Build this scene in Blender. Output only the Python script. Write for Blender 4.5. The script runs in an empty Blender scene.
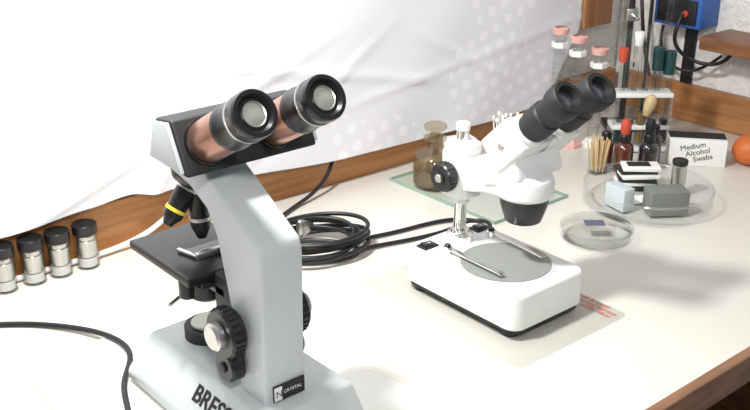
import bpy, bmesh, math, random
from mathutils import Vector, Matrix, Quaternion
random.seed(4)
D = bpy.data
S = bpy.context.scene
COL = S.collection
S.view_settings.view_transform = 'Standard'

# ------------------------------------------------------------------ materials
def mat(name, col, rough=0.5, metal=0.0, noise=0.0, nscale=20.0, bump=0.0, bscale=80.0, spec=0.5, coat=0.0, emit=None):
    m = D.materials.new(name); m.use_nodes = True
    nt = m.node_tree; b = nt.nodes['Principled BSDF']
    b.inputs['Base Color'].default_value = (*col, 1)
    b.inputs['Roughness'].default_value = rough
    b.inputs['Metallic'].default_value = metal
    b.inputs['Specular IOR Level'].default_value = spec
    b.inputs['Coat Weight'].default_value = coat
    if emit: 
        b.inputs['Emission Color'].default_value = (*emit[0], 1); b.inputs['Emission Strength'].default_value = emit[1]
    tc = nt.nodes.new('ShaderNodeTexCoord')
    if noise > 0:
        n = nt.nodes.new('ShaderNodeTexNoise'); n.inputs['Scale'].default_value = nscale; n.inputs['Detail'].default_value = 5
        nt.links.new(tc.outputs['Object'], n.inputs['Vector'])
        r = nt.nodes.new('ShaderNodeValToRGB')
        r.color_ramp.elements[0].position = .3; r.color_ramp.elements[1].position = .7
        r.color_ramp.elements[0].color = (*[c * (1 - noise) for c in col], 1)
        r.color_ramp.elements[1].color = (*[min(1, c * (1 + noise)) for c in col], 1)
        nt.links.new(n.outputs['Fac'], r.inputs['Fac']); nt.links.new(r.outputs['Color'], b.inputs['Base Color'])
    if bump > 0:
        n2 = nt.nodes.new('ShaderNodeTexNoise'); n2.inputs['Scale'].default_value = bscale; n2.inputs['Detail'].default_value = 4
        nt.links.new(tc.outputs['Object'], n2.inputs['Vector'])
        bp = nt.nodes.new('ShaderNodeBump'); bp.inputs['Strength'].default_value = bump; bp.inputs['Distance'].default_value = .004
        nt.links.new(n2.outputs['Fac'], bp.inputs['Height']); nt.links.new(bp.outputs['Normal'], b.inputs['Normal'])
    return m

def glass(name, tint=(.985, .992, .99), base=0.03, edge=0.6, rough=0.03, body=0.0, bodycol=(.8, .85, .85)):
    m = D.materials.new(name); m.use_nodes = True
    nt = m.node_tree; nt.nodes.clear()
    o = nt.nodes.new('ShaderNodeOutputMaterial')
    t = nt.nodes.new('ShaderNodeBsdfTransparent'); t.inputs['Color'].default_value = (*tint, 1)
    g = nt.nodes.new('ShaderNodeBsdfGlossy'); g.inputs['Roughness'].default_value = rough
    lw = nt.nodes.new('ShaderNodeLayerWeight'); lw.inputs['Blend'].default_value = .35
    pw = nt.nodes.new('ShaderNodeMath'); pw.operation = 'POWER'; pw.inputs[1].default_value = 3.0
    nt.links.new(lw.outputs['Facing'], pw.inputs[0])
    mr = nt.nodes.new('ShaderNodeMapRange'); mr.inputs['To Min'].default_value = base; mr.inputs['To Max'].default_value = edge
    nt.links.new(pw.outputs[0], mr.inputs['Value'])
    mx = nt.nodes.new('ShaderNodeMixShader')
    nt.links.new(mr.outputs['Result'], mx.inputs['Fac'])
    src = t.outputs[0]
    if body > 0:
        d = nt.nodes.new('ShaderNodeBsdfDiffuse'); d.inputs['Color'].default_value = (*bodycol, 1)
        m2 = nt.nodes.new('ShaderNodeMixShader'); m2.inputs['Fac'].default_value = body
        nt.links.new(t.outputs[0], m2.inputs[1]); nt.links.new(d.outputs[0], m2.inputs[2]); src = m2.outputs[0]
    nt.links.new(src, mx.inputs[1]); nt.links.new(g.outputs[0], mx.inputs[2])
    nt.links.new(mx.outputs[0], o.inputs['Surface'])
    return m

def wood(name, c1, c2, scale=(1, 12, 12), rough=.45, wscale=3.0):
    m = D.materials.new(name); m.use_nodes = True
    nt = m.node_tree; b = nt.nodes['Principled BSDF']; b.inputs['Roughness'].default_value = rough
    tc = nt.nodes.new('ShaderNodeTexCoord'); mp = nt.nodes.new('ShaderNodeMapping'); mp.inputs['Scale'].default_value = scale
    n = nt.nodes.new('ShaderNodeTexNoise'); n.inputs['Scale'].default_value = wscale; n.inputs['Detail'].default_value = 8; n.inputs['Distortion'].default_value = .6
    r = nt.nodes.new('ShaderNodeValToRGB'); r.color_ramp.elements[0].position = .32; r.color_ramp.elements[1].position = .68
    r.color_ramp.elements[0].color = (*c1, 1); r.color_ramp.elements[1].color = (*c2, 1)
    nt.links.new(tc.outputs['Object'], mp.inputs['Vector']); nt.links.new(mp.outputs['Vector'], n.inputs['Vector'])
    nt.links.new(n.outputs['Fac'], r.inputs['Fac']); nt.links.new(r.outputs['Color'], b.inputs['Base Color'])
    return m

M_desk = mat('desk_laminate', (.75, .725, .66), .38, noise=.02, nscale=3)
M_wood = wood('warm_wood', (.34, .14, .04), (.54, .25, .09), (2, 2, 30))
M_woodX = wood('warm_wood_wall', (.30, .125, .045), (.48, .23, .09), (2, 2, 30))
M_woodV = wood('post_wood', (.26, .11, .045), (.42, .19, .08), (25, 25, 2))
M_dwood = wood('dark_wood', (.15, .06, .025), (.28, .12, .05), (3, 3, 30))
M_edge = wood('edge_band', (.16, .075, .04), (.30, .15, .08), (3, 30, 30))
M_floor = mat('floor_dark', (.05, .03, .02), .6, noise=.3, nscale=8)
M_plaster = mat('stipple_plaster', (.78, .765, .74), .85, noise=.05, nscale=60, bump=1.0, bscale=130)
M_grey = mat('scope_grey_enamel', (.54, .58, .59), .42, noise=.02, nscale=30, bump=.06, bscale=500)
M_white = mat('white_enamel', (.78, .79, .78), .33, noise=.01, nscale=20)
M_black = mat('black_plastic', (.010, .010, .011), .32)
M_blackm = mat('black_matte', (.014, .014, .015), .55)
M_rub = mat('rubber_cable', (.010, .010, .012), .4)
M_chrome = mat('chrome', (.78, .77, .75), .16, 1.0)
M_steel = mat('brushed_steel', (.60, .59, .57), .36, 1.0)
M_copper = mat('bronze_barrel', (.38, .20, .15), .30, 0.8, noise=.10, nscale=40)
M_plate = mat('stage_plate', (.25, .27, .25), .35)
M_lens = mat('lens_glass', (.45, .48, .42), .08, .4)
M_lensd = mat('lens_dark', (.05, .06, .08), .05, coat=1)
M_yellow = mat('yellow_ring', (.75, .55, .05), .4)
M_board = mat('white_board', (.87, .86, .82), .33, noise=.01)
M_wcable = mat('white_cable', (.80, .78, .74), .45)
M_paper = mat('paper_white', (.85, .85, .83), .6)
M_red = mat('red_ink', (.65, .08, .04), .6)
M_ink = mat('black_ink', (.012, .012, .012), .5)
M_glass = glass('clear_glass')
M_glass_y = glass('amber_tint_glass', (.84, .79, .68), .08, .6, body=.10, bodycol=(.42, .34, .22))
M_plasticc = glass('clear_plastic', (.98, .985, .98), .06, .5, .1, body=.10, bodycol=(.88, .88, .88))
M_film = glass('plastic_film', (.955, .96, .955), .02, .2, .15, body=.09, bodycol=(.52, .54, .52))
M_gplate = glass('glass_plate_top', (.95, .965, .955), .04, .3)
M_gedge = mat('glass_edge_green', (.30, .42, .36), .15)
M_pink = mat('pink_plastic', (.75, .42, .38), .4)
M_amber = mat('amber_bottle', (.10, .025, .01), .12, coat=1)
M_dark = mat('dark_bottle', (.02, .018, .02), .12, coat=1)
M_redrub = mat('red_rubber', (.55, .07, .03), .45)
M_greencap = mat('green_cap', (.008, .045, .045), .35)
M_blue = mat('blue_case', (.03, .12, .42), .4)
M_cork = mat('cork_bulb', (.55, .42, .22), .6, noise=.15, nscale=60)
M_pick = mat('toothpick_wood', (.70, .50, .26), .6)
M_cotton = mat('cotton', (.9, .9, .88), .95, bump=.3)
M_boxgrey = mat('slide_box_greygreen', (.18, .20, .18), .5)
M_boxblue = mat('slide_box_pale', (.55, .60, .63), .45)
M_orange = mat('orange_peel', (.60, .15, .03), .45, noise=.1, bump=.3, bscale=300)
M_sblue = mat('blue_label', (.10, .11, .17), .5)
M_liquid = mat('brown_liquid', (.20, .13, .05), .2)
M_silver = mat('objective_silver', (.58, .56, .53), .28, .95, noise=.05)
M_foam = mat('foam_white', (.66, .66, .64), .8)
M_navy = mat('stand_metal', (.04, .04, .045), .35, .6)

# ------------------------------------------------------------------ helpers
def group(name, loc):
    e = D.objects.new(name, None); e.location = loc; e.empty_display_size = .02
    COL.objects.link(e); return e

def fin(o, m, parent):
    if m is not None:
        o.data.materials.append(m)
    COL.objects.link(o)
    if parent is not None:
        o.parent = parent
        o.matrix_parent_inverse = Matrix.Translation(-parent.location)
    return o

def smooth(me, ang=40):
    for p in me.polygons: p.use_smooth = True
    try: me.set_sharp_from_angle(angle=math.radians(ang))
    except Exception: pass

def box(name, c, s, m, parent=None, bev=.002, rotz=0, rot=None, seg=3, taper=None):
    bm = bmesh.new(); bmesh.ops.create_cube(bm, size=1)
    for v in bm.verts:
        if taper and v.co.z > 0: v.co.x *= taper[0]; v.co.y *= taper[1]
        v.co.x *= s[0]; v.co.y *= s[1]; v.co.z *= s[2]
    if bev > 0:
        bmesh.ops.bevel(bm, geom=bm.edges[:], offset=bev, segments=seg, affect='EDGES', profile=.5)
    me = D.meshes.new(name); bm.to_mesh(me); bm.free(); smooth(me)
    o = D.objects.new(name, me); o.location = c
    if rot is not None: o.rotation_euler = rot
    else: o.rotation_euler = (0, 0, rotz)
    return fin(o, m, parent)

def rbox(name, c, s, rad, m, parent=None, bev=.003, rotz=0, seg=8):
    bm = bmesh.new(); hx, hy, hz = s[0] / 2, s[1] / 2, s[2] / 2
    pts = []
    for cx, cy, a0 in ((hx - rad, hy - rad, 0), (-hx + rad, hy - rad, 90), (-hx + rad, -hy + rad, 180), (hx - rad, -hy + rad, 270)):
        for i in range(seg + 1):
            a = math.radians(a0 + 90 * i / seg); pts.append((cx + rad * math.cos(a), cy + rad * math.sin(a)))
    vs = [bm.verts.new((x, y, -hz)) for x, y in pts]
    f = bm.faces.new(vs)
    r = bmesh.ops.extrude_face_region(bm, geom=[f])
    top = [v for v in r['geom'] if isinstance(v, bmesh.types.BMVert)]
    bmesh.ops.translate(bm, verts=top, vec=(0, 0, 2 * hz))
    bmesh.ops.recalc_face_normals(bm, faces=bm.faces[:])
    if bev > 0:
        ed = [e for e in bm.edges if abs(e.verts[0].co.z - e.verts[1].co.z) < 1e-6 and e.verts[0].co.z > 0]
        bmesh.ops.bevel(bm, geom=ed, offset=bev, segments=3, affect='EDGES', profile=.5)
    me = D.meshes.new(name); bm.to_mesh(me); bm.free(); smooth(me)
    o = D.objects.new(name, me); o.location = c; o.rotation_euler = (0, 0, rotz)
    return fin(o, m, parent)

def lathe(name, prof, base, m, parent=None, axis=(0, 0, 1), n=40, ang=35):
    bm = bmesh.new(); rings = []
    for r, h in prof:
        if r < 1e-6: rings.append([bm.verts.new((0, 0, h))])
        else: rings.append([bm.verts.new((r * math.cos(2 * math.pi * i / n), r * math.sin(2 * math.pi * i / n), h)) for i in range(n)])
    for a, b in zip(rings, rings[1:]):
        for i in range(n):
            j = (i + 1) % n
            if len(a) == 1 and len(b) == 1: continue
            if len(a) == 1: bm.faces.new((a[0], b[i], b[j]))
            elif len(b) == 1: bm.faces.new((a[i], a[j], b[0]))
            else: bm.faces.new((a[i], a[j], b[j], b[i]))
    bmesh.ops.recalc_face_normals(bm, faces=bm.faces[:])
    me = D.meshes.new(name); bm.to_mesh(me); bm.free(); smooth(me, ang)
    o = D.objects.new(name, me); o.location = base
    ax = Vector(axis).normalized()
    o.rotation_mode = 'QUATERNION'; o.rotation_quaternion = Vector((0, 0, 1)).rotation_difference(ax)
    return fin(o, m, parent)

def rod(name, p1, p2, r, m, parent=None, r2=None, bev=.0008, n=32):
    p1 = Vector(p1); p2 = Vector(p2); L = (p2 - p1).length; r2 = r if r2 is None else r2
    b = min(bev, r * .4, L * .3)
    return lathe(name, [(0, 0), (r - b, 0), (r, b), (r2, L - b), (r2 - b, L), (0, L)], p1, m, parent, axis=(p2 - p1), n=n)

def cable(name, pts, r, m, parent=None, cyclic=False):
    cu = D.curves.new(name, 'CURVE'); cu.dimensions = '3D'; cu.bevel_depth = r; cu.bevel_resolution = 4; cu.resolution_u = 14
    cu.use_fill_caps = True
    sp = cu.splines.new('NURBS'); sp.points.add(len(pts) - 1)
    for q, p in zip(sp.points, pts): q.co = (*p, 1)
    sp.order_u = 4; sp.use_endpoint_u = not cyclic; sp.use_cyclic_u = cyclic
    o = D.objects.new(name, cu); return fin(o, m, parent)

def extr(name, prof, x0, x1, m, parent=None, bev=.003, seg=3):
    bm = bmesh.new()
    vs = [bm.verts.new((x0, y, z)) for y, z in prof]
    f = bm.faces.new(vs); r = bmesh.ops.extrude_face_region(bm, geom=[f])
    bmesh.ops.translate(bm, verts=[v for v in r['geom'] if isinstance(v, bmesh.types.BMVert)], vec=(x1 - x0, 0, 0))
    bmesh.ops.recalc_face_normals(bm, faces=bm.faces[:])
    if bev > 0: bmesh.ops.bevel(bm, geom=bm.edges[:], offset=bev, segments=seg, affect='EDGES', profile=.5)
    me = D.meshes.new(name); bm.to_mesh(me); bm.free(); smooth(me, 50)
    o = D.objects.new(name, me); return fin(o, m, parent)

def text(name, s, size, loc, xdir, ydir, m, parent=None, ext=.0002, bold=0, spacing=1):
    cu = D.curves.new(name, 'FONT'); cu.body = s; cu.size = size; cu.extrude = ext; cu.offset = bold; cu.space_line = spacing
    o = D.objects.new(name, cu)
    X = Vector(xdir).normalized(); Y = Vector(ydir).normalized(); Z = X.cross(Y)
    mt = Matrix((X, Y, Z)).transposed()
    o.rotation_euler = mt.to_euler(); o.location = loc
    return fin(o, m, parent)

# ------------------------------------------------------------------ room
box('wall_back', (.35, 1.083, .35), (2.4, .1, 2.2), M_plaster, bev=0)
box('wall_right', (1.46, .2, .35), (.1, 1.66, 2.2), M_plaster, bev=0)
box('floor', (.35, .2, -.775), (2.4, 1.9, .05), M_floor, bev=0)
box('trim_back', (.305, 1.0255, .03), (2.18, .015, .06), M_wood, bev=.001)
box('trim_right', (1.4025, .70, .03), (.015, .60, .06), M_woodX, bev=.001)
box('trim_post', (1.302, 1.008, .53), (.07, .03, .76), M_woodV, bev=.002)

desk = group('desk', (.3, .72, 0))
box('desk_top', (.305, .722, -.0125), (2.20, .616, .025), M_desk, desk, bev=.0008)
box('edge_band', (.305, .410, -.016), (2.20, .012, .032), M_edge, desk, bev=.0015)
for i, x in enumerate((-.75, 1.36)):
    box('side_panel_%d' % i, (x, .73, -.39), (.03, .56, .72), M_dwood, desk, bev=.001)
box('back_panel', (.3, 1.0, -.25), (2.08, .02, .4), M_dwood, desk, bev=.001)

# ------------------------------------------------------------------ hanging sheet
def lerp_tab(t, x):
    if x <= t[0][0]: return t[0][1]
    for (a, b), (c, d) in zip(t, t[1:]):
        if x <= c:
            k = (x - a) / (c - a); k = k * k * (3 - 2 * k); return b + (d - b) * k
    return t[-1][1]
bott = [(-.8, .075), (.318, .060), (.42, .066), (.471, .070), (.51, .064), (.60, .055), (.795, .042), (.95, .038), (1.089, .035), (1.18, .041), (1.3, .05)]
bm = bmesh.new(); NX, NZ = 340, 100; grid = []
for j in range(NZ + 1):
    row = []
    tz = j / NZ
    for i in range(NX + 1):
        tx = i / NX
        z0 = .06
        zz = z0 + (.85 - z0) * tz ** 1.5
        xr = 1.18 + max(0, min(1, (zz - .043) / .12)) * .085 + max(0, zz - .163) * .1
        x = -.75 + (xr + .75) * tx
        zb = lerp_tab(bott, x); z = zb + (.85 - zb) * tz ** 1.5
        y = .999 + .0013 * math.sin(x * 13 + z * 9 + 1.2 * math.sin(z * 7)) + .0006 * math.sin(x * 37 - z * 31) + .0003 * math.sin(z * 60 + x * 12)
        y -= .012 * math.exp(-((x - .50 - (z - .07) * .5) / .018) ** 2) * math.exp(-(z - .07) / .06) * .6
        def crease(a, s, z1, w, amp, x1, x2):
            dd = z - (z1 + s * (x - a)); k = 1 / (1 + math.exp(-(x - x1) / .02)) / (1 + math.exp((x - x2) / .02))
            return amp * math.exp(-(dd / w) ** 2) * k
        y -= crease(.75, -.22, .165, .006, .0032, .50, .95)
        y -= crease(.85, .12, .120, .005, .0020, .80, 1.3)
        y -= crease(.60, .35, .150, .007, .0030, .35, .75)
        y -= crease(.42, -.30, .150, .006, .0026, .30, .58)
        y -= crease(.70, .60, .110, .006, .0022, .62, .85)
        y -= crease(1.0, -.5, .150, .006, .0026, .90, 1.12)
        row.append(bm.verts.new((x, y, z)))
    grid.append(row)
for j in range(NZ):
    for i in range(NX): bm.faces.new((grid[j][i], grid[j][i + 1], grid[j + 1][i + 1], grid[j + 1][i]))
me = D.meshes.new('hanging_sheet'); bm.to_mesh(me); bm.free()
for p in me.polygons: p.use_smooth = True
sheet = D.objects.new('hanging_sheet', me)
m = D.materials.new('damask_cloth'); m.use_nodes = True; nt = m.node_tree; b = nt.nodes['Principled BSDF']; b.inputs['Roughness'].default_value = .75
b.inputs['Sheen Weight'].default_value = .1
tc = nt.nodes.new('ShaderNodeTexCoord')
mp = nt.nodes.new('ShaderNodeMapping'); mp.inputs['Rotation'].default_value = (0, .35, 0); mp.inputs['Scale'].default_value = (38, 0, 38)
nt.links.new(tc.outputs['Object'], mp.inputs['Vector'])
fr = nt.nodes.new('ShaderNodeVectorMath'); fr.operation = 'FRACTION'; nt.links.new(mp.outputs['Vector'], fr.inputs[0])
sb = nt.nodes.new('ShaderNodeVectorMath'); sb.operation = 'SUBTRACT'; sb.inputs[1].default_value = (.5, 0, .5); nt.links.new(fr.outputs[0], sb.inputs[0])
ln = nt.nodes.new('ShaderNodeVectorMath'); ln.operation = 'LENGTH'; nt.links.new(sb.outputs[0], ln.inputs[0])
dot = nt.nodes.new('ShaderNodeMapRange'); dot.inputs['From Min'].default_value = .32; dot.inputs['From Max'].default_value = .26
nt.links.new(ln.outputs['Value'], dot.inputs['Value'])
nz = nt.nodes.new('ShaderNodeTexVoronoi'); nz.inputs['Scale'].default_value = 5; nt.links.new(tc.outputs['Object'], nz.inputs['Vector'])
st = nt.nodes.new('ShaderNodeMath'); st.operation = 'LESS_THAN'; st.inputs[1].default_value = .42; nt.links.new(nz.outputs['Distance'], st.inputs[0])
mu = nt.nodes.new('ShaderNodeMath'); mu.operation = 'MULTIPLY'; nt.links.new(dot.outputs['Result'], mu.inputs[0]); nt.links.new(st.outputs[0], mu.inputs[1])
mixc = nt.nodes.new('ShaderNodeMix'); mixc.data_type = 'RGBA'
mixc.inputs[6].default_value = (.79, .79, .825, 1); mixc.inputs[7].default_value = (.87, .87, .895, 1)
nt.links.new(mu.outputs[0], mixc.inputs[0]); nt.links.new(mixc.outputs[2], b.inputs['Base Color'])
fin(sheet, m, None)
so = sheet.modifiers.new('thick', 'SOLIDIFY'); so.thickness = .0012

# ------------------------------------------------------------------ white board (under left microscope)
def slab(name, pts, z0, z1, m, rad=.02):
    out = []; n = len(pts)
    for i in range(n):
        p = Vector(pts[i]); a = (Vector(pts[i - 1]) - p).normalized(); c = (Vector(pts[(i + 1) % n]) - p).normalized()
        s, e = p + a * rad, p + c * rad
        for k in range(9):
            t = k / 8; out.append((1 - t) ** 2 * s + 2 * t * (1 - t) * p + t * t * e)
    bm = bmesh.new(); f = bm.faces.new([bm.verts.new((q.x, q.y, z0)) for q in out])
    r = bmesh.ops.extrude_face_region(bm, geom=[f]); bmesh.ops.translate(bm, verts=[v for v in r['geom'] if isinstance(v, bmesh.types.BMVert)], vec=(0, 0, z1 - z0))
    bmesh.ops.recalc_face_normals(bm, faces=bm.faces[:])
    me = D.meshes.new(name); bm.to_mesh(me); bm.free(); smooth(me)
    o = D.objects.new(name, me); return fin(o, m, None)
slab('cutting_board', [(.262, .822), (.245, .47), (.545, .47), (.445, .83)], .0002, .005, M_board, .028)

# ------------------------------------------------------------------ compound microscope
Z0 = .005
g = group('compound_microscope', (.385, .64, Z0))
bm = bmesh.new()
bot = [(.329, .540), (.446, .540), (.446, .741), (.329, .741)]; top = [(.353, .550), (.438, .550), (.436, .734), (.353, .734)]
vb = [bm.verts.new((x, y, Z0 + .003)) for x, y in bot]; vm = [bm.verts.new((x, y, Z0 + .013)) for x, y in bot]; vt = [bm.verts.new((x, y, .051)) for x, y in top]
bm.faces.new(vb[::-1]); bm.faces.new(vt)
for A, B in ((vb, vm), (vm, vt)):
    for i in range(4): j = (i + 1) % 4; bm.faces.new((A[i], A[j], B[j], B[i]))
bmesh.ops.recalc_face_normals(bm, faces=bm.faces[:])
bmesh.ops.bevel(bm, geom=bm.edges[:], offset=.003, segments=3, affect='EDGES', profile=.5)
me = D.meshes.new('base'); bm.to_mesh(me); bm.free(); smooth(me); fin(D.objects.new('base', me), M_grey, g)
for i, (x, y) in enumerate(((.345, .56), (.43, .56), (.345, .725), (.43, .725))):
    rod('foot_%d' % i, (x, y, Z0), (x, y, Z0 + .006), .008, M_blackm, g)
sl = Vector((.024, 0, .033)).normalized(); nn = Vector((-.033, 0, .024)).normalized()
tp = Vector((.329, .642, .018)) + sl * .0165 + nn * .0004
text('base_lettering', 'BRESSER', .0205, tuple(tp), (0, -1, 0), sl, M_ink, g, ext=.0005, bold=.0003)
rod('lamp_housing', (.390, .695, .050), (.390, .695, .062), .022, M_blackm, g)
rod('lamp_lens', (.390, .695, .062), (.390, .695, .065), .016, M_lens, g)
# arm
armp = [(.567, .045), (.564, .178), (.567, .188), (.618, .217), (.642, .231), (.694, .233), (.698, .216), (.662, .209), (.638, .197), (.626, .178), (.608, .11), (.603, .045)]
extr('arm', armp, .363, .402, M_grey, g, bev=.003)
box('label_plate', (.385, .5656, .0595), (.030, .0015, .014), M_ink, g, bev=.0002)
box('label_logo', (.374, .5647, .0595), (.007, .001, .012), M_paper, g, bev=0)
text('label_text', 'NI', .008, (.3715, .5640, .0567), (1, 0, 0), (0, 0, 1), M_ink, g, ext=.0001)
text('label_text_2', 'CRYSTAL', .0042, (.3795, .5647, .058), (1, 0, 0), (0, 0, 1), M_paper, g, ext=.0001)
box('stage_carrier', (.383, .624, .118), (.032, .036, .045), M_blackm, g, bev=.003)
box('stage_bracket', (.385, .650, .126), (.036, .05, .010), M_black, g, bev=.002)
for sgn, nm, xe in ((-1, 'left', .363), (1, 'right', .402)):
    kx = (sgn, 0, 0)
    lathe('coarse_knob_' + nm, [(0, 0), (.010, 0), (.010, .004), (.019, .004), (.0205, .006), (.0205, .016), (.019, .018), (.013, .018), (.012, .019), (0, .019)], (xe, .600, .108), M_black, g, axis=kx)
    lathe('fine_knob_' + nm, [(0, 0), (.0115, 0), (.0115, .005), (.0095, .007), (0, .007)], (xe + sgn * .019, .600, .108), M_steel, g, axis=kx)
    for k in range(26):
        a = 2 * math.pi * k / 26
        rod('knurl_%s_%d' % (nm, k), (xe + sgn * .0065, .600 + .0205 * math.cos(a), .108 + .0205 * math.sin(a)), (xe + sgn * .0155, .600 + .0205 * math.cos(a), .108 + .0205 * math.sin(a)), .0011, M_black, g, n=8)
    lathe('lower_knob_' + nm, [(0, 0), (.007, 0), (.007, .004), (.0135, .004), (.0135, .014), (.012, .016), (0, .016)], (xe, .600, .078), M_black, g, axis=kx)
    rod('lower_cap_' + nm, (xe + sgn * .016, .600, .078), (xe + sgn * .018, .600, .078), .0045, M_blackm, g)
# stage
box('stage', (.381, .690, .137), (.076, .100, .008), M_black, g, bev=.0015)
box('stage_under', (.385, .680, .129), (.055, .07, .010), M_blackm, g, bev=.002)
box('slide_glass', (.385, .684, .1414), (.040, .014, .0006), M_glass, g, bev=0)
box('slide_holder_bar', (.390, .668, .1440), (.046, .005, .006), M_steel, g, bev=.001)
box('slide_holder_arm', (.366, .680, .1435), (.004, .024, .003), M_steel, g, bev=.001, rotz=.2)
box('slide_holder_block', (.403, .655, .148), (.016, .016, .012), M_black, g, bev=.002)
rod('stage_knob_shaft', (.412, .648, .09), (.412, .648, .14), .003, M_steel, g)
rod('stage_knob', (.412, .648, .088), (.412, .648, .104), .008, M_black, g)
rod('stage_knob_left', (.350, .655, .118), (.350, .655, .133), .007, M_black, g)
lathe('condenser', [(0, 0), (.014, 0), (.019, .004), (.019, .016), (.022, .018), (.022, .024), (.016, .028), (0, .028)], (.385, .685, .096), M_black, g)
rod('condenser_lever', (.366, .685, .106), (.342, .675, .104), .0016, M_steel, g)
# turret + objectives
rod('head_flange', (.385, .655, .231), (.385, .655, .240), .028, M_grey, g)
lathe('turret', [(0, 0), (.014, .0), (.021, .008), (.022, .014), (.017, .020), (0, .020)], (.385, .690, .200), M_black, g, axis=(0, -.25, .97))
def objective(nm, dirv, L, ring):
    d = Vector(dirv).normalized(); b0 = Vector((.385, .690, .206)) + d * .008
    lathe('objective_' + nm, [(0, 0), (.0095, 0), (.0095, L * .45), (.0085, L * .5), (.0085, L * .78), (.0055, L * .92), (.004, L), (0, L)], b0, M_black, g, axis=d, n=28)
    lathe('objective_ring_' + nm, [(.0087, 0), (.0092, 0), (.0092, .003), (.0087, .003)], b0 + d * L * .6, ring, g, axis=d, n=28)
    lathe('objective_collar_' + nm, [(.0095, 0), (.0102, 0), (.0102, .004), (.0095, .004)], b0 + d * .002, M_steel, g, axis=d, n=28)
objective('a', (0, -.05, -1), .048, M_steel)
objective('b', (-.60, .1, -.85), .040, M_yellow)
objective('c', (.6, .5, -.7), .034, M_red)
# binocular head
headp = [(.610, .238), (.629, .278), (.653, .275), (.664, .240)]
extr('head_body', headp, .333, .452, M_blackm, g, bev=.0025)
sidep = [(.613, .241), (.631, .276), (.651, .273), (.661, .243)]
extr('head_side_left', sidep, .3300, .3335, M_grey, g, bev=.001)
extr('head_side_right', sidep, .4515, .4550, M_grey, g, bev=.001)
td = Vector((0, -.873, .487)).normalized()
for nm, x in (('left', .3575), ('right', .4175)):
    b0 = Vector((x, .6235, .2575))
    lathe('tube_mount_' + nm, [(0, -.004), (.0190, -.004), (.0190, .004), (.018, .006), (0, .006)], b0, M_black, g, axis=td)
    lathe('tube_barrel_' + nm, [(.0165, .004), (.0168, .006), (.0168, .042), (.0160, .044), (.0, .044)], b0, M_copper, g, axis=td)
    lathe('eyepiece_' + nm, [(0, .043), (.0160, .043), (.0178, .045), (.0178, .050), (.0172, .051), (.0172, .074), (.0178, .075), (.0178, .080), (.0170, .0820), (.0140, .0820), (.0115, .0785), (0, .0785)], b0, M_black, g, axis=td)
    lathe('eyepiece_band_' + nm, [(.0172, .0665), (.01785, .0668), (.01785, .0680), (.0172, .0682)], b0, M_steel, g, axis=td)
    lathe('eye_lens_ring_' + nm, [(.0085, .0787), (.0093, .0787), (.0093, .0798), (.0083, .0792)], b0, M_steel, g, axis=td)
    lathe('eye_lens_' + nm, [(.0085, .0787), (.006, .0796), (0, .0800)], b0, M_lens, g, axis=td)

# ------------------------------------------------------------------ stereo microscope
g = group('stereo_microscope', (.708, .65, 0))
rbox('base', (.704, .646, .0305), (.108, .164, .037), .014, M_white, g, bev=.004)
rbox('base_skirt', (.704, .646, .0095), (.102, .158, .007), .012, M_black, g, bev=0)
for i, (x, y) in enumerate(((.664, .582), (.745, .582), (.664, .71), (.745, .71))):
    rod('foot_%d' % i, (x, y, 0), (x, y, .008), .009, M_blackm, g)
zt = .049
lathe('plate_rim', [(0, 0), (.0495, 0), (.0495, .0012), (.0478, .0016), (.0474, .0008), (0, .0008)], (.703, .6275, zt - .0002), M_white, g, n=64)
lathe('stage_plate', [(0, 0), (.0470, 0), (.0470, .0012), (0, .0012)], (.703, .6275, zt + .0004), M_plate, g, n=64)
for i, (x, xa) in enumerate(((.674, .672), (.740, .734))):
    rod('clip_post_%d' % i, (x, .684, zt), (x, .684, zt + .0075), .0055, M_chrome, g)
    rod('clip_knob_%d' % i, (x, .684, zt + .0075), (x, .684, zt + .010), .0035, M_black, g)
    box('clip_bar_%d' % i, ((x + xa) / 2, .645, zt + .0058), (.007, .084, .0015), M_chrome, g, bev=.0005, rotz=math.atan2(x - xa, .075) * -1)
for i, (x, y) in enumerate(((.669, .7095), (.745, .7065))):
    box('switch_frame_%d' % i, (x, y, zt + .0005), (.020, .015, .003), M_black, g, bev=.0008)
    box('switch_rocker_%d' % i, (x, y, zt + .0022), (.014, .010, .003), M_black, g, bev=.0008, rot=(0, .18, 0))
    text('switch_mark_%d' % i, '- o', .006, (x - .004, y - .002, zt + .0042), (1, 0, 0), (0, 1, 0), M_paper, g, ext=.0001)
lathe('pillar_collar', [(0, 0), (.0145, 0), (.0145, .008), (.0125, .010), (.010, .011), (.010, .014), (0, .014)], (.708, .701, zt - .0005), M_chrome, g)
rod('pillar', (.708, .701, .055), (.708, .701, .181), .0068, M_chrome, g, bev=.0015)
rod('pillar_cap', (.708, .701, .174), (.708, .701, .182), .0075, M_white, g)
rod('stop_collar', (.708, .701, .094), (.708, .701, .102), .0100, M_white, g)
# focus block
rbox('focus_block', (.708, .701, .128), (.034, .036, .050), .010, M_white, g, bev=.003)
box('clamp_top', (.708, .696, .157), (.024, .028, .014), M_white, g, bev=.004)
for sgn, nm in ((-1, 'left'), (1, 'right')):
    lathe('focus_knob_' + nm, [(0, 0), (.008, 0), (.008, .003), (.0145, .003), (.0155, .005), (.0155, .014), (.014, .016), (.007, .016), (.007, .0175), (0, .0175)], (.708 + sgn * .016, .701, .128), M_black, g, axis=(sgn, 0, 0))
    rod('focus_cap_' + nm, (.708 + sgn * .0335, .701, .128), (.708 + sgn * .035, .701, .128), .0045, M_steel, g)
    for k in range(22):
        a = 2 * math.pi * k / 22
        rod('knurl_%s_%d' % (nm, k), (.708 + sgn * .0215, .701 + .0155 * math.cos(a), .128 + .0155 * math.sin(a)), (.708 + sgn * .0295, .701 + .0155 * math.cos(a), .128 + .0155 * math.sin(a)), .0009, M_black, g, n=8)
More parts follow.
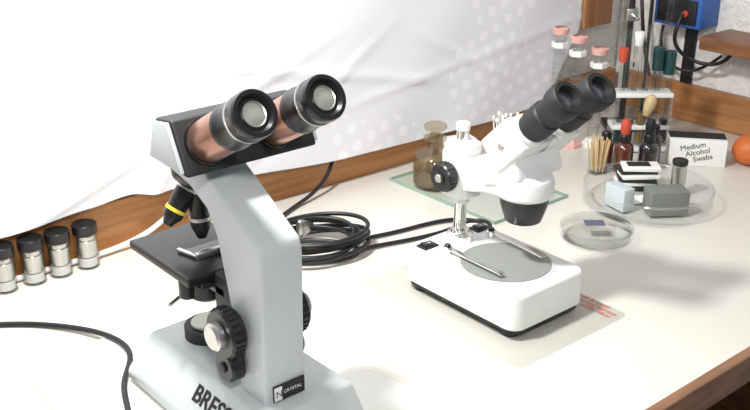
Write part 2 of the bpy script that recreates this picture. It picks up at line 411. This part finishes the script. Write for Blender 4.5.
# arm to head
extr('head_arm', [(.70, .108), (.70, .148), (.675, .150), (.645, .142), (.60, .136), (.60, .124), (.655, .120)], .694, .730, M_white, g, bev=.004)
lathe('head_ring', [(0, 0), (.027, 0), (.0295, .003), (.0295, .016), (.028, .020), (.022, .024), (0, .026)], (.717, .620, .124), M_white, g)
lathe('objective_housing', [(0, 0), (.0165, 0), (.0185, .001), (.0215, .010), (.0245, .020), (.0255, .030), (0, .030)], (.717, .620, .096), M_black, g)
rod('objective_glass', (.717, .620, .0945), (.717, .620, .097), .012, M_lensd, g)
box('head_shell', (.725, .634, .149), (.068, .052, .026), M_white, g, bev=.005, seg=4, rot=(-.35, 0, 0))
td = Vector((0, -.72, .69)).normalized()
ang = math.atan2(td.z, -td.y)
for nm, x in (('left', .708), ('right', .755)):
    e0 = Vector((x, .565, .240))
    c = e0 - td * .088
    box('prism_house_' + nm, c, (.040, .046, .038), M_white, g, bev=.0035, seg=4, rot=(-ang, 0, 0))
    lathe('tube_socket_' + nm, [(0, 0), (.0180, 0), (.0180, .008), (.0165, .010), (0, .010)], e0 - td * .070, M_white, g, axis=td)
    lathe('eye_tube_' + nm, [(0, 0), (.0150, 0), (.0150, .010), (.0166, .011), (.0166, .030), (.0150, .032), (.0150, .042), (.0172, .046), (.0182, .050), (.0182, .062), (.0168, .064), (.0125, .064), (.0105, .056), (0, .056)], e0 - td * .064, M_blackm, g, axis=td)
    lathe('eye_lens_' + nm, [(.0100, .0565), (.006, .058), (0, .0585)], e0 - td * .064, M_lensd, g, axis=td)
    rod('prism_screw_' + nm, c + Vector((-.0195 if nm == 'left' else .0195, 0, 0)), c + Vector((-.0215 if nm == 'left' else .0215, 0, 0)), .004, M_steel, g)

# ------------------------------------------------------------------ plastic film sheet with red print
g = group('plastic_sleeve', (.70, .645, 0))
rbox('film', (.7025, .647, .0006), (.165, .236, .0008), .008, M_film, g, bev=0)
text('red_print', 'Dewell & small\nmicroscopy service\nhobby, optik, labor', .0085, (.779, .602, .0012), (0, -1, 0), (1, 0, 0), M_red, g, ext=.00005, spacing=.9)

# ------------------------------------------------------------------ objective containers
for i, (x, y) in enumerate(((.3155, .998), (.3475, .997), (.3775, .996), (.410, .996))):
    g = group('objective_canister' + ('' if i == 0 else '.%03d' % i), (x, y, 0))
    lathe('cap', [(0, .052), (.0130, .052), (.0138, .051), (.0138, .041), (.0132, .0405), (0, .0405)], (x, y, .001), M_black, g)
    lathe('jar', [(0, 0), (.0124, 0), (.0130, .001), (.0130, .041), (.0120, .041), (.0120, .002), (0, .002)], (x, y, 0), M_glass, g)
    lathe('metal_objective', [(0, 0), (.0095, 0), (.0110, .003), (.0110, .020), (.0100, .021), (.0100, .0255), (0, .0255)], (x, y, .0135), M_silver, g)
    lathe('foam', [(0, 0), (.0105, 0), (.0105, .010), (0, .010)], (x, y, .0025), M_foam, g)

# ------------------------------------------------------------------ cables
cable('white_cord', [(-.1, 1.005, .004), (.28, 1.009, .004), (.43, 1.003, .006), (.455, 1.008, .006), (.49, 1.004, .014), (.52, 1.004, .030), (.545, 1.006, .045), (.58, 1.012, .055)], .0032, M_wcable)
cable('power_cable', [(.12, 1.0, .003), (.20, .965, .003), (.281, .926, .003), (.325, .881, .003), (.352, .825, .0085), (.356, .775, .0085), (.320, .738, .0085), (.308, .70, .0085), (.275, .62, .0085), (.23, .55, .004), (.18, .50, .004)], .0028, M_rub)
g = group('coiled_cable', (.63, .86, 0))
for k in range(8):
    pts = []; n = 22
    cx, cy = .626 + random.uniform(-.008, .008), .864 + random.uniform(-.008, .008)
    ra, rb = .060 + random.uniform(-.012, .008), .038 + random.uniform(-.010, .008)
    th = math.radians(-28 + random.uniform(-12, 12)); zo = .004 + .0052 * (k % 5); ph = random.uniform(0, 6)
    for i in range(n):
        a = 2 * math.pi * i / n
        u, v = ra * math.cos(a), rb * math.sin(a)
        zz = zo + .007 * (1 + math.sin(a + ph)) * (k / 7)
        pts.append((cx + u * math.cos(th) - v * math.sin(th), cy + u * math.sin(th) + v * math.cos(th), zz))
    cable('loop_%d' % k, pts, .0026, M_rub, g, cyclic=True)
box('cable_tie', (.612, .905, .016), (.030, .010, .022), M_steel, g, bev=.004, rotz=-.2)
box('cable_tie_2', (.642, .896, .018), (.026, .010, .022), M_steel, g, bev=.004, rotz=.2)
cable('lead_out', [(.655, .82, .006), (.675, .825, .004), (.72, .812, .003), (.77, .80, .003), (.80, .80, .003), (.83, .80, .006), (.84, .77, .01), (.80, .745, .012), (.765, .728, .018)], .0026, M_rub, g)
cable('lead_out_2', [(.64, .835, .012), (.68, .850, .004), (.73, .835, .003), (.79, .832, .003), (.828, .815, .004), (.838, .79, .003)], .0026, M_rub, g)
cable('lead_wall', [(.56, .90, .006), (.60, .93, .004), (.66, .97, .003), (.70, .985, .004), (.735, .992, .012), (.762, 1.000, .03), (.778, 1.012, .05)], .0026, M_rub, g)

# ------------------------------------------------------------------ glass plate + things on it
g = group('glass_plate', (.92, .88, 0))
box('pane', (.919, .880, .0022), (.139, .199, .0036), M_gplate, g, bev=0)
for i, (cx, cy, sx, sy) in enumerate(((.919, .780, .141, .0012), (.919, .980, .141, .0012), (.849, .88, .0012, .2), (.989, .88, .0012, .2))):
    box('edge_%d' % i, (cx, cy, .0022), (sx, sy, .0038), M_gedge, g, bev=0)

g = group('stoppered_bottle', (.882, .925, .0042))
bx0, by0 = .882, .925
lathe('body', [(0, 0), (.027, 0), (.0295, .003), (.0295, .034), (.027, .042), (.014, .050), (.0115, .053), (.0115, .061), (.0155, .063), (.0155, .067), (.010, .067), (.010, .053), (.024, .041), (.0278, .034), (.0278, .004), (0, .003)], (bx0, by0, .0042), M_glass_y, g)
lathe('contents', [(0, 0), (.0272, 0), (.0272, .018), (0, .018)], (bx0, by0, .0076), M_glass_y, g)
lathe('stopper', [(0, 0), (.0095, 0), (.0105, .012), (.007, .015), (.008, .019), (.0145, .022), (.0160, .025), (.0145, .029), (0, .031)], (bx0, by0, .060), M_glass_y, g)

g = group('cotton_swab_jar', (1.055, .955, 0))
lathe('jar', [(0, 0), (.021, 0), (.022, .002), (.022, .040), (.0205, .040), (.0205, .003), (0, .003)], (1.055, .955, 0), M_glass, g)
for k in range(16):
    a = k * 2.4; rr = .004 * math.sqrt(k + .5)
    x, y = 1.055 + rr * math.cos(a), .955 + rr * math.sin(a)
    z2 = .050 + random.uniform(0, .008)
    rod('swab_stick_%d' % k, (x, y, .004), (x + (x - 1.055) * .3, y + (y - .955) * .3, z2), .0012, M_paper, g, n=8)
    lathe('swab_tip_%d' % k, [(0, 0), (.002, .002), (.0026, .005), (.002, .008), (0, .0095)], (x + (x - 1.055) * .3, y + (y - .955) * .3, z2 - .004), M_cotton, g, n=10)

box('folded_paper_pad', (.985, .985, .016), (.05, .03, .032), M_paper, None, bev=.003, rotz=-.3)

# ------------------------------------------------------------------ graduated cylinders
for i, (x, y, h) in enumerate(((1.158, .950, .174), (1.156, .914, .168), (1.182, .894, .150))):
    g = group('measuring_cylinder' + ('' if i == 0 else '.%03d' % i), (x, y, 0))
    lathe('foot', [(0, 0), (.0165, 0), (.0165, .004), (.012, .008), (.010, .012), (0, .012)], (x, y, 0), M_pink if i < 2 else M_paper, g, n=6, ang=20)
    lathe('tube', [(.0078, .010), (.0088, .010), (.0088, h - .008), (.0105, h - .002), (.0100, h), (.0080, h - .006), (.0078, .014), (0, .014)], (x, y, 0), M_glass, g)
    lathe('guard_ring', [(.009, 0), (.0125, 0), (.0130, .004), (.0125, .008), (.009, .008)], (x, y, h - .028), M_paper, g, n=6, ang=20)
    lathe('pour_rim', [(.0085, -.004), (.011, -.004), (.0125, .001), (.0130, .005), (.0090, .006)], (x, y, h - .004), M_pink, g)
    for k in range(12):
        lathe('grad_%d' % k, [(.0089, 0), (.0091, 0), (.0091, .0006), (.0089, .0006)], (x, y, .025 + k * (h - .07) / 12), M_steel, g, n=20)

# ------------------------------------------------------------------ test tube rack
RZ = math.radians(-40); rx = Vector((math.cos(RZ), math.sin(RZ), 0)); ry = Vector((-math.sin(RZ), math.cos(RZ), 0))
C = Vector((1.211, .832, 0))
g = group('test_tube_rack', tuple(C))
off = ry * .008
for i, z in enumerate((.006, .040, .089)):
    box('shelf_%d' % i, tuple(C + off + Vector((0, 0, z))), (.086, .034, .006), M_paper if i else M_white, g, bev=.001, rotz=RZ)
for s in (-1, 1):
    box('end_%d' % (s + 1), tuple(C + off + rx * .0415 * s + Vector((0, 0, .047))), (.003, .034, .088), M_plasticc, g, bev=.001, rotz=RZ)
hs = (.140, .128, .150, .138, .132, .172, .160, .178, .168)
for k in range(9):
    row = k >= 5
    p = C + rx * ((-.034 + k * .017) if not row else (-.026 + (k - 5) * .017)) + ry * (.016 if row else 0) + Vector((0, 0, .010)); h = hs[k]
    lathe('test_tube_%d' % k, [(0, 0), (.004, .001), (.0068, .006), (.0070, .012), (.0070, h - .002), (.0078, h), (.0063, h), (.0063, .010), (0, .002)], tuple(p), M_glass, g, n=24)
    if k in (3, 4):
        lathe('tube_cap_%d' % k, [(0, -.022), (.0085, -.022), (.0085, .010), (.007, .012), (0, .012)], tuple(p + Vector((0, 0, h))), M_greencap, g, n=24)
    if k in (0, 6):
        lathe('tube_stopper_%d' % k, [(0, -.012), (.006, -.012), (.0075, .006), (.007, .008), (0, .008)], tuple(p + Vector((0, 0, h))), M_redrub if k == 0 else M_paper, g, n=24)
    if k < 5:
        lathe('tube_fill_%d' % k, [(0, 0), (.0060, .004), (.0060, .03 + .01 * (k % 3)), (0, .03 + .01 * (k % 3))], tuple(p + Vector((0, 0, .002))), [M_greencap, M_dark, M_liquid, M_greencap, M_dark][k], g, n=20)

# retort stand with burettes
g = group('retort_stand', (1.297, .905, 0))
ox = .016
box('base_plate', (1.297, .913, .005), (.08, .05, .010), M_navy, g, bev=.002, rotz=RZ)
rod('rod', (1.262 + ox, .914, .008), (1.262 + ox, .914, .50), .0045, M_navy, g)
rod('rod_2', (1.285 + ox, .895, .008), (1.285 + ox, .895, .42), .0028, M_navy, g)
rod('clamp_bar', (1.262 + ox, .914, .185), (1.24 + ox, .885, .185), .003, M_chrome, g)
box('boss_head', (1.262 + ox, .914, .185), (.018, .016, .02), M_steel, g, bev=.002, rotz=RZ)
box('cross_bar', (1.274 + ox, .904, .215), (.05, .01, .01), M_navy, g, bev=.002, rotz=RZ)
for i, (x, y) in enumerate(((1.262, .890), (1.320, .874))):
    lathe('burette_%d' % i, [(0, .11), (.0015, .11), (.0020, .122), (.0055, .134), (.0060, .36), (.0052, .36), (.0048, .136), (0, .130)], (x, y, 0), M_glass, g, n=24)
    rod('burette_clamp_%d' % i, (x, y, .215), (1.274 + ox, .904, .215), .0022, M_chrome, g, n=12)

# ------------------------------------------------------------------ big petri dish and contents
g = group('petri_dish', (1.052, .700, 0))
lathe('dish', [(0, 0), (.080, 0), (.0825, .002), (.0830, .026), (.0815, .0265), (.0805, .025), (.0800, .003), (0, .0025)], (1.052, .700, 0), M_glass, g, n=72)
lathe('rim', [(.0805, .0255), (.0832, .0255), (.0836, .0268), (.0830, .0280), (.0812, .0278), (.0805, .0268)], (1.052, .700, 0), M_plasticc, g, n=72)
def inbox(name, c, s, m, z0=.003, rz=RZ, bev=.0012):
    return box(name, (c[0], c[1], z0 + s[2] / 2), s, m, None, bev=bev, rotz=rz)
inbox('slide_box', (1.040, .664), (.050, .030, .032), M_boxgrey, rz=RZ + .10)
inbox('slide_box.001', (1.008, .712), (.018, .036, .030), M_boxblue, rz=RZ + .5)
inbox('paper_slip', (1.052, .708), (.040, .024, .0012), M_paper, rz=RZ + .3, bev=0)
g2 = group('slide_mount_stack', (1.085, .742, .003))
for k in range(6):
    box('mount_%d' % k, (1.085 + random.uniform(-.003, .003), .742 + random.uniform(-.003, .003), .006 + k * .0052), (.05, .030, .0048), [M_blackm, M_paper, M_blackm, M_paper, M_blackm, M_paper][k], g2, bev=.0006, rotz=RZ + random.uniform(-.15, .15))
box('top_mount', (1.086, .742, .0358), (.030, .014, .001), M_blackm, g2, bev=0, rotz=RZ)
g2 = group('film_canister', (1.104, .690, .0028))
rod('body', (1.104, .690, .0028), (1.104, .690, .045), .0095, M_steel, g2)
rod('lid', (1.104, .690, .045), (1.104, .690, .052), .0102, M_blackm, g2)

# small petri dish
g = group('small_petri_dish', (.912, .672, 0))
lathe('bottom', [(0, 0), (.0405, 0), (.0415, .001), (.0415, .014), (.0405, .014), (.0400, .002), (0, .0015)], (.912, .672, 0), M_glass, g, n=64)
lathe('lid', [(.0425, .006), (.0435, .006), (.0438, .0165), (.0425, .0175), (0, .0175), (0, .0165), (.0420, .0165), (.0425, .0155)], (.912, .672, 0), M_glass, g, n=64)
lathe('lid_rim', [(.0425, .0160), (.0440, .0160), (.0440, .0172), (.0430, .0182), (.0420, .0176)], (.912, .672, 0), M_plasticc, g, n=64)
box('label', (.915, .678, .0181), (.024, .016, .0006), M_sblue, g, bev=0, rotz=RZ)

# ------------------------------------------------------------------ bottles
def bottle(name, x, y, r, h, mb, mc, bulb=True):
    g = group(name, (x, y, 0))
    lathe('body', [(0, 0), (r * .95, 0), (r, .002), (r, h * .62), (r * .85, h * .72), (r * .45, h * .80), (r * .45, h * .85), (0, h * .85)], (x, y, 0), mb, g, n=28)
    lathe('cap', [(0, h * .8), (r * .62, h * .8), (r * .62, h * .96), (r * .5, h), (0, h)], (x, y, 0), M_black, g, n=28)
    if bulb:
        lathe('rubber_bulb', [(0, h), (r * .45, h), (r * .55, h * 1.1), (r * .55, h * 1.25), (r * .35, h * 1.38), (0, h * 1.4)], (x, y, 0), mc, g, n=24)
    return g
bottle('dropper_bottle', 1.128, .797, .0135, .055, M_amber, M_redrub)
bottle('dropper_bottle.001', 1.155, .775, .0135, .055, M_dark, M_black)
bottle('reagent_bottle', 1.182, .786, .0115, .060, M_dark, M_black, False)
bottle('reagent_bottle.001', 1.13, .83, .0115, .050, M_amber, M_cork, False)

g = group('bulb_pipette', (1.17, .79, .06))
lathe('stem', [(0, 0), (.0025, 0), (.0025, .03), (0, .03)], (1.169, .797, .050), M_glass, g, n=16)
lathe('bulb', [(0, 0), (.004, .001), (.0065, .008), (.0085, .018), (.0080, .025), (.005, .031), (0, .033)], (1.171, .797, .072), M_cork, g, axis=(.25, -.15, 1), n=24)

g = group('toothpick_holder', (1.095, .815, 0))
lathe('cup', [(0, 0), (.014, 0), (.014, .032), (.013, .032), (.013, .002), (0, .002)], (1.095, .815, 0), M_glass, g, n=28)
for k in range(16):
    a = k * 2.4; rr = .0025 * math.sqrt(k + .5)
    x, y = 1.095 + rr * math.cos(a), .815 + rr * math.sin(a)
    rod('toothpick_%d' % k, (x, y, .003), (x + (x - 1.095) * .8, y + (y - .815) * .8, .050 + random.uniform(-.003, .003)), .0010, M_pick, g, n=6)

# ------------------------------------------------------------------ swab carton
RB = math.radians(-50); bx = Vector((math.cos(RB), math.sin(RB), 0)); by = Vector((-math.sin(RB), math.cos(RB), 0))
C = Vector((1.239, .752, .0195))
g = group('alcohol_swab_box', tuple(C))
box('carton', tuple(C), (.080, .040, .039), M_paper, g, bev=.0008, rotz=RB)
box('carton_stripe', tuple(C + Vector((0, 0, .0198)) + by * .004), (.079, .028, .0006), M_blackm, g, bev=0, rotz=RB)
text('carton_text', 'Medium\n  Alcohol\n     Swabs', .0110, tuple(C - by * .0204 - bx * .024 + Vector((0, 0, .0025))), (bx + Vector((0, 0, .25))), (Vector((0, 0, 1)) - bx * .25), M_ink, g, ext=.0001, spacing=.9)

bm = bmesh.new(); bmesh.ops.create_uvsphere(bm, u_segments=40, v_segments=24, radius=.024)
for v in bm.verts:
    v.co.z *= .92
    r = math.hypot(v.co.x, v.co.y)
    if r < .008: v.co.z -= math.copysign(.002 * (1 - r / .008), v.co.z)
me = D.meshes.new('orange_fruit'); bm.to_mesh(me); bm.free(); smooth(me)
o = D.objects.new('orange_fruit', me); o.location = (1.288, .696, .0222); fin(o, M_orange, None)

# ------------------------------------------------------------------ wall things: shelf, transformer, cords
box('wall_shelf', (1.37, .750, .149), (.08, .15, .020), M_dwood, None, bev=.002)
g = group('power_adapter', (1.385, .885, .18))
box('case', (1.3855, .888, .184), (.051, .085, .050), M_blue, g, bev=.003)
box('mounting_plate', (1.407, .888, .115), (.006, .02, .115), M_navy, g, bev=.001)
box('faceplate', (1.3585, .888, .184), (.004, .070, .038), M_navy, g, bev=.001)
rod('dial', (1.357, .905, .186), (1.351, .905, .186), .009, M_black, g)
rod('jack', (1.357, .870, .182), (1.352, .870, .182), .005, M_redrub, g)
cable('jack_lead', [(1.35, .872, .182), (1.335, .872, .16), (1.34, .878, .135), (1.36, .86, .112), (1.37, .83, .105), (1.375, .80, .115), (1.372, .785, .145)], .003, M_rub, g)
cable('jack_lead_2', [(1.352, .905, .16), (1.345, .905, .13), (1.36, .90, .10), (1.375, .88, .085), (1.385, .85, .09), (1.39, .82, .12)], .0024, M_rub, g)
cable('hanging_cord', [(1.365, .975, .40), (1.362, .965, .25), (1.365, .955, .15), (1.37, .945, .10), (1.38, .94, .066)], .003, M_rub)

# ------------------------------------------------------------------ camera + light
cam = D.cameras.new('camera'); co = D.objects.new('camera', cam); COL.objects.link(co)
co.location = (0, 0, .5); co.rotation_euler = (math.radians(67.5), 0, math.radians(-40)); cam.lens = 48; cam.sensor_width = 36; cam.clip_start = .01
S.camera = co

def area(name, loc, tgt, size, power, col):
    l = D.lights.new(name, 'AREA'); l.shape = 'DISK'; l.size = size; l.energy = power; l.color = col
    o = D.objects.new(name, l); o.location = loc; o.rotation_euler = (Vector(tgt) - Vector(loc)).to_track_quat('-Z', 'Y').to_euler(); COL.objects.link(o)
area('desk_lamp_light', (.30, .72, .80), (.68, .90, .02), .10, 10, (1, .99, .96))
area('camera_side_light', (-.02, -.05, .75), (.85, .75, 0), .10, 5.5, (1, .98, .94))
w = D.worlds.new('world'); S.world = w; w.use_nodes = True
w.node_tree.nodes['Background'].inputs[0].default_value = (.90, .93, 1, 1); w.node_tree.nodes['Background'].inputs[1].default_value = .28
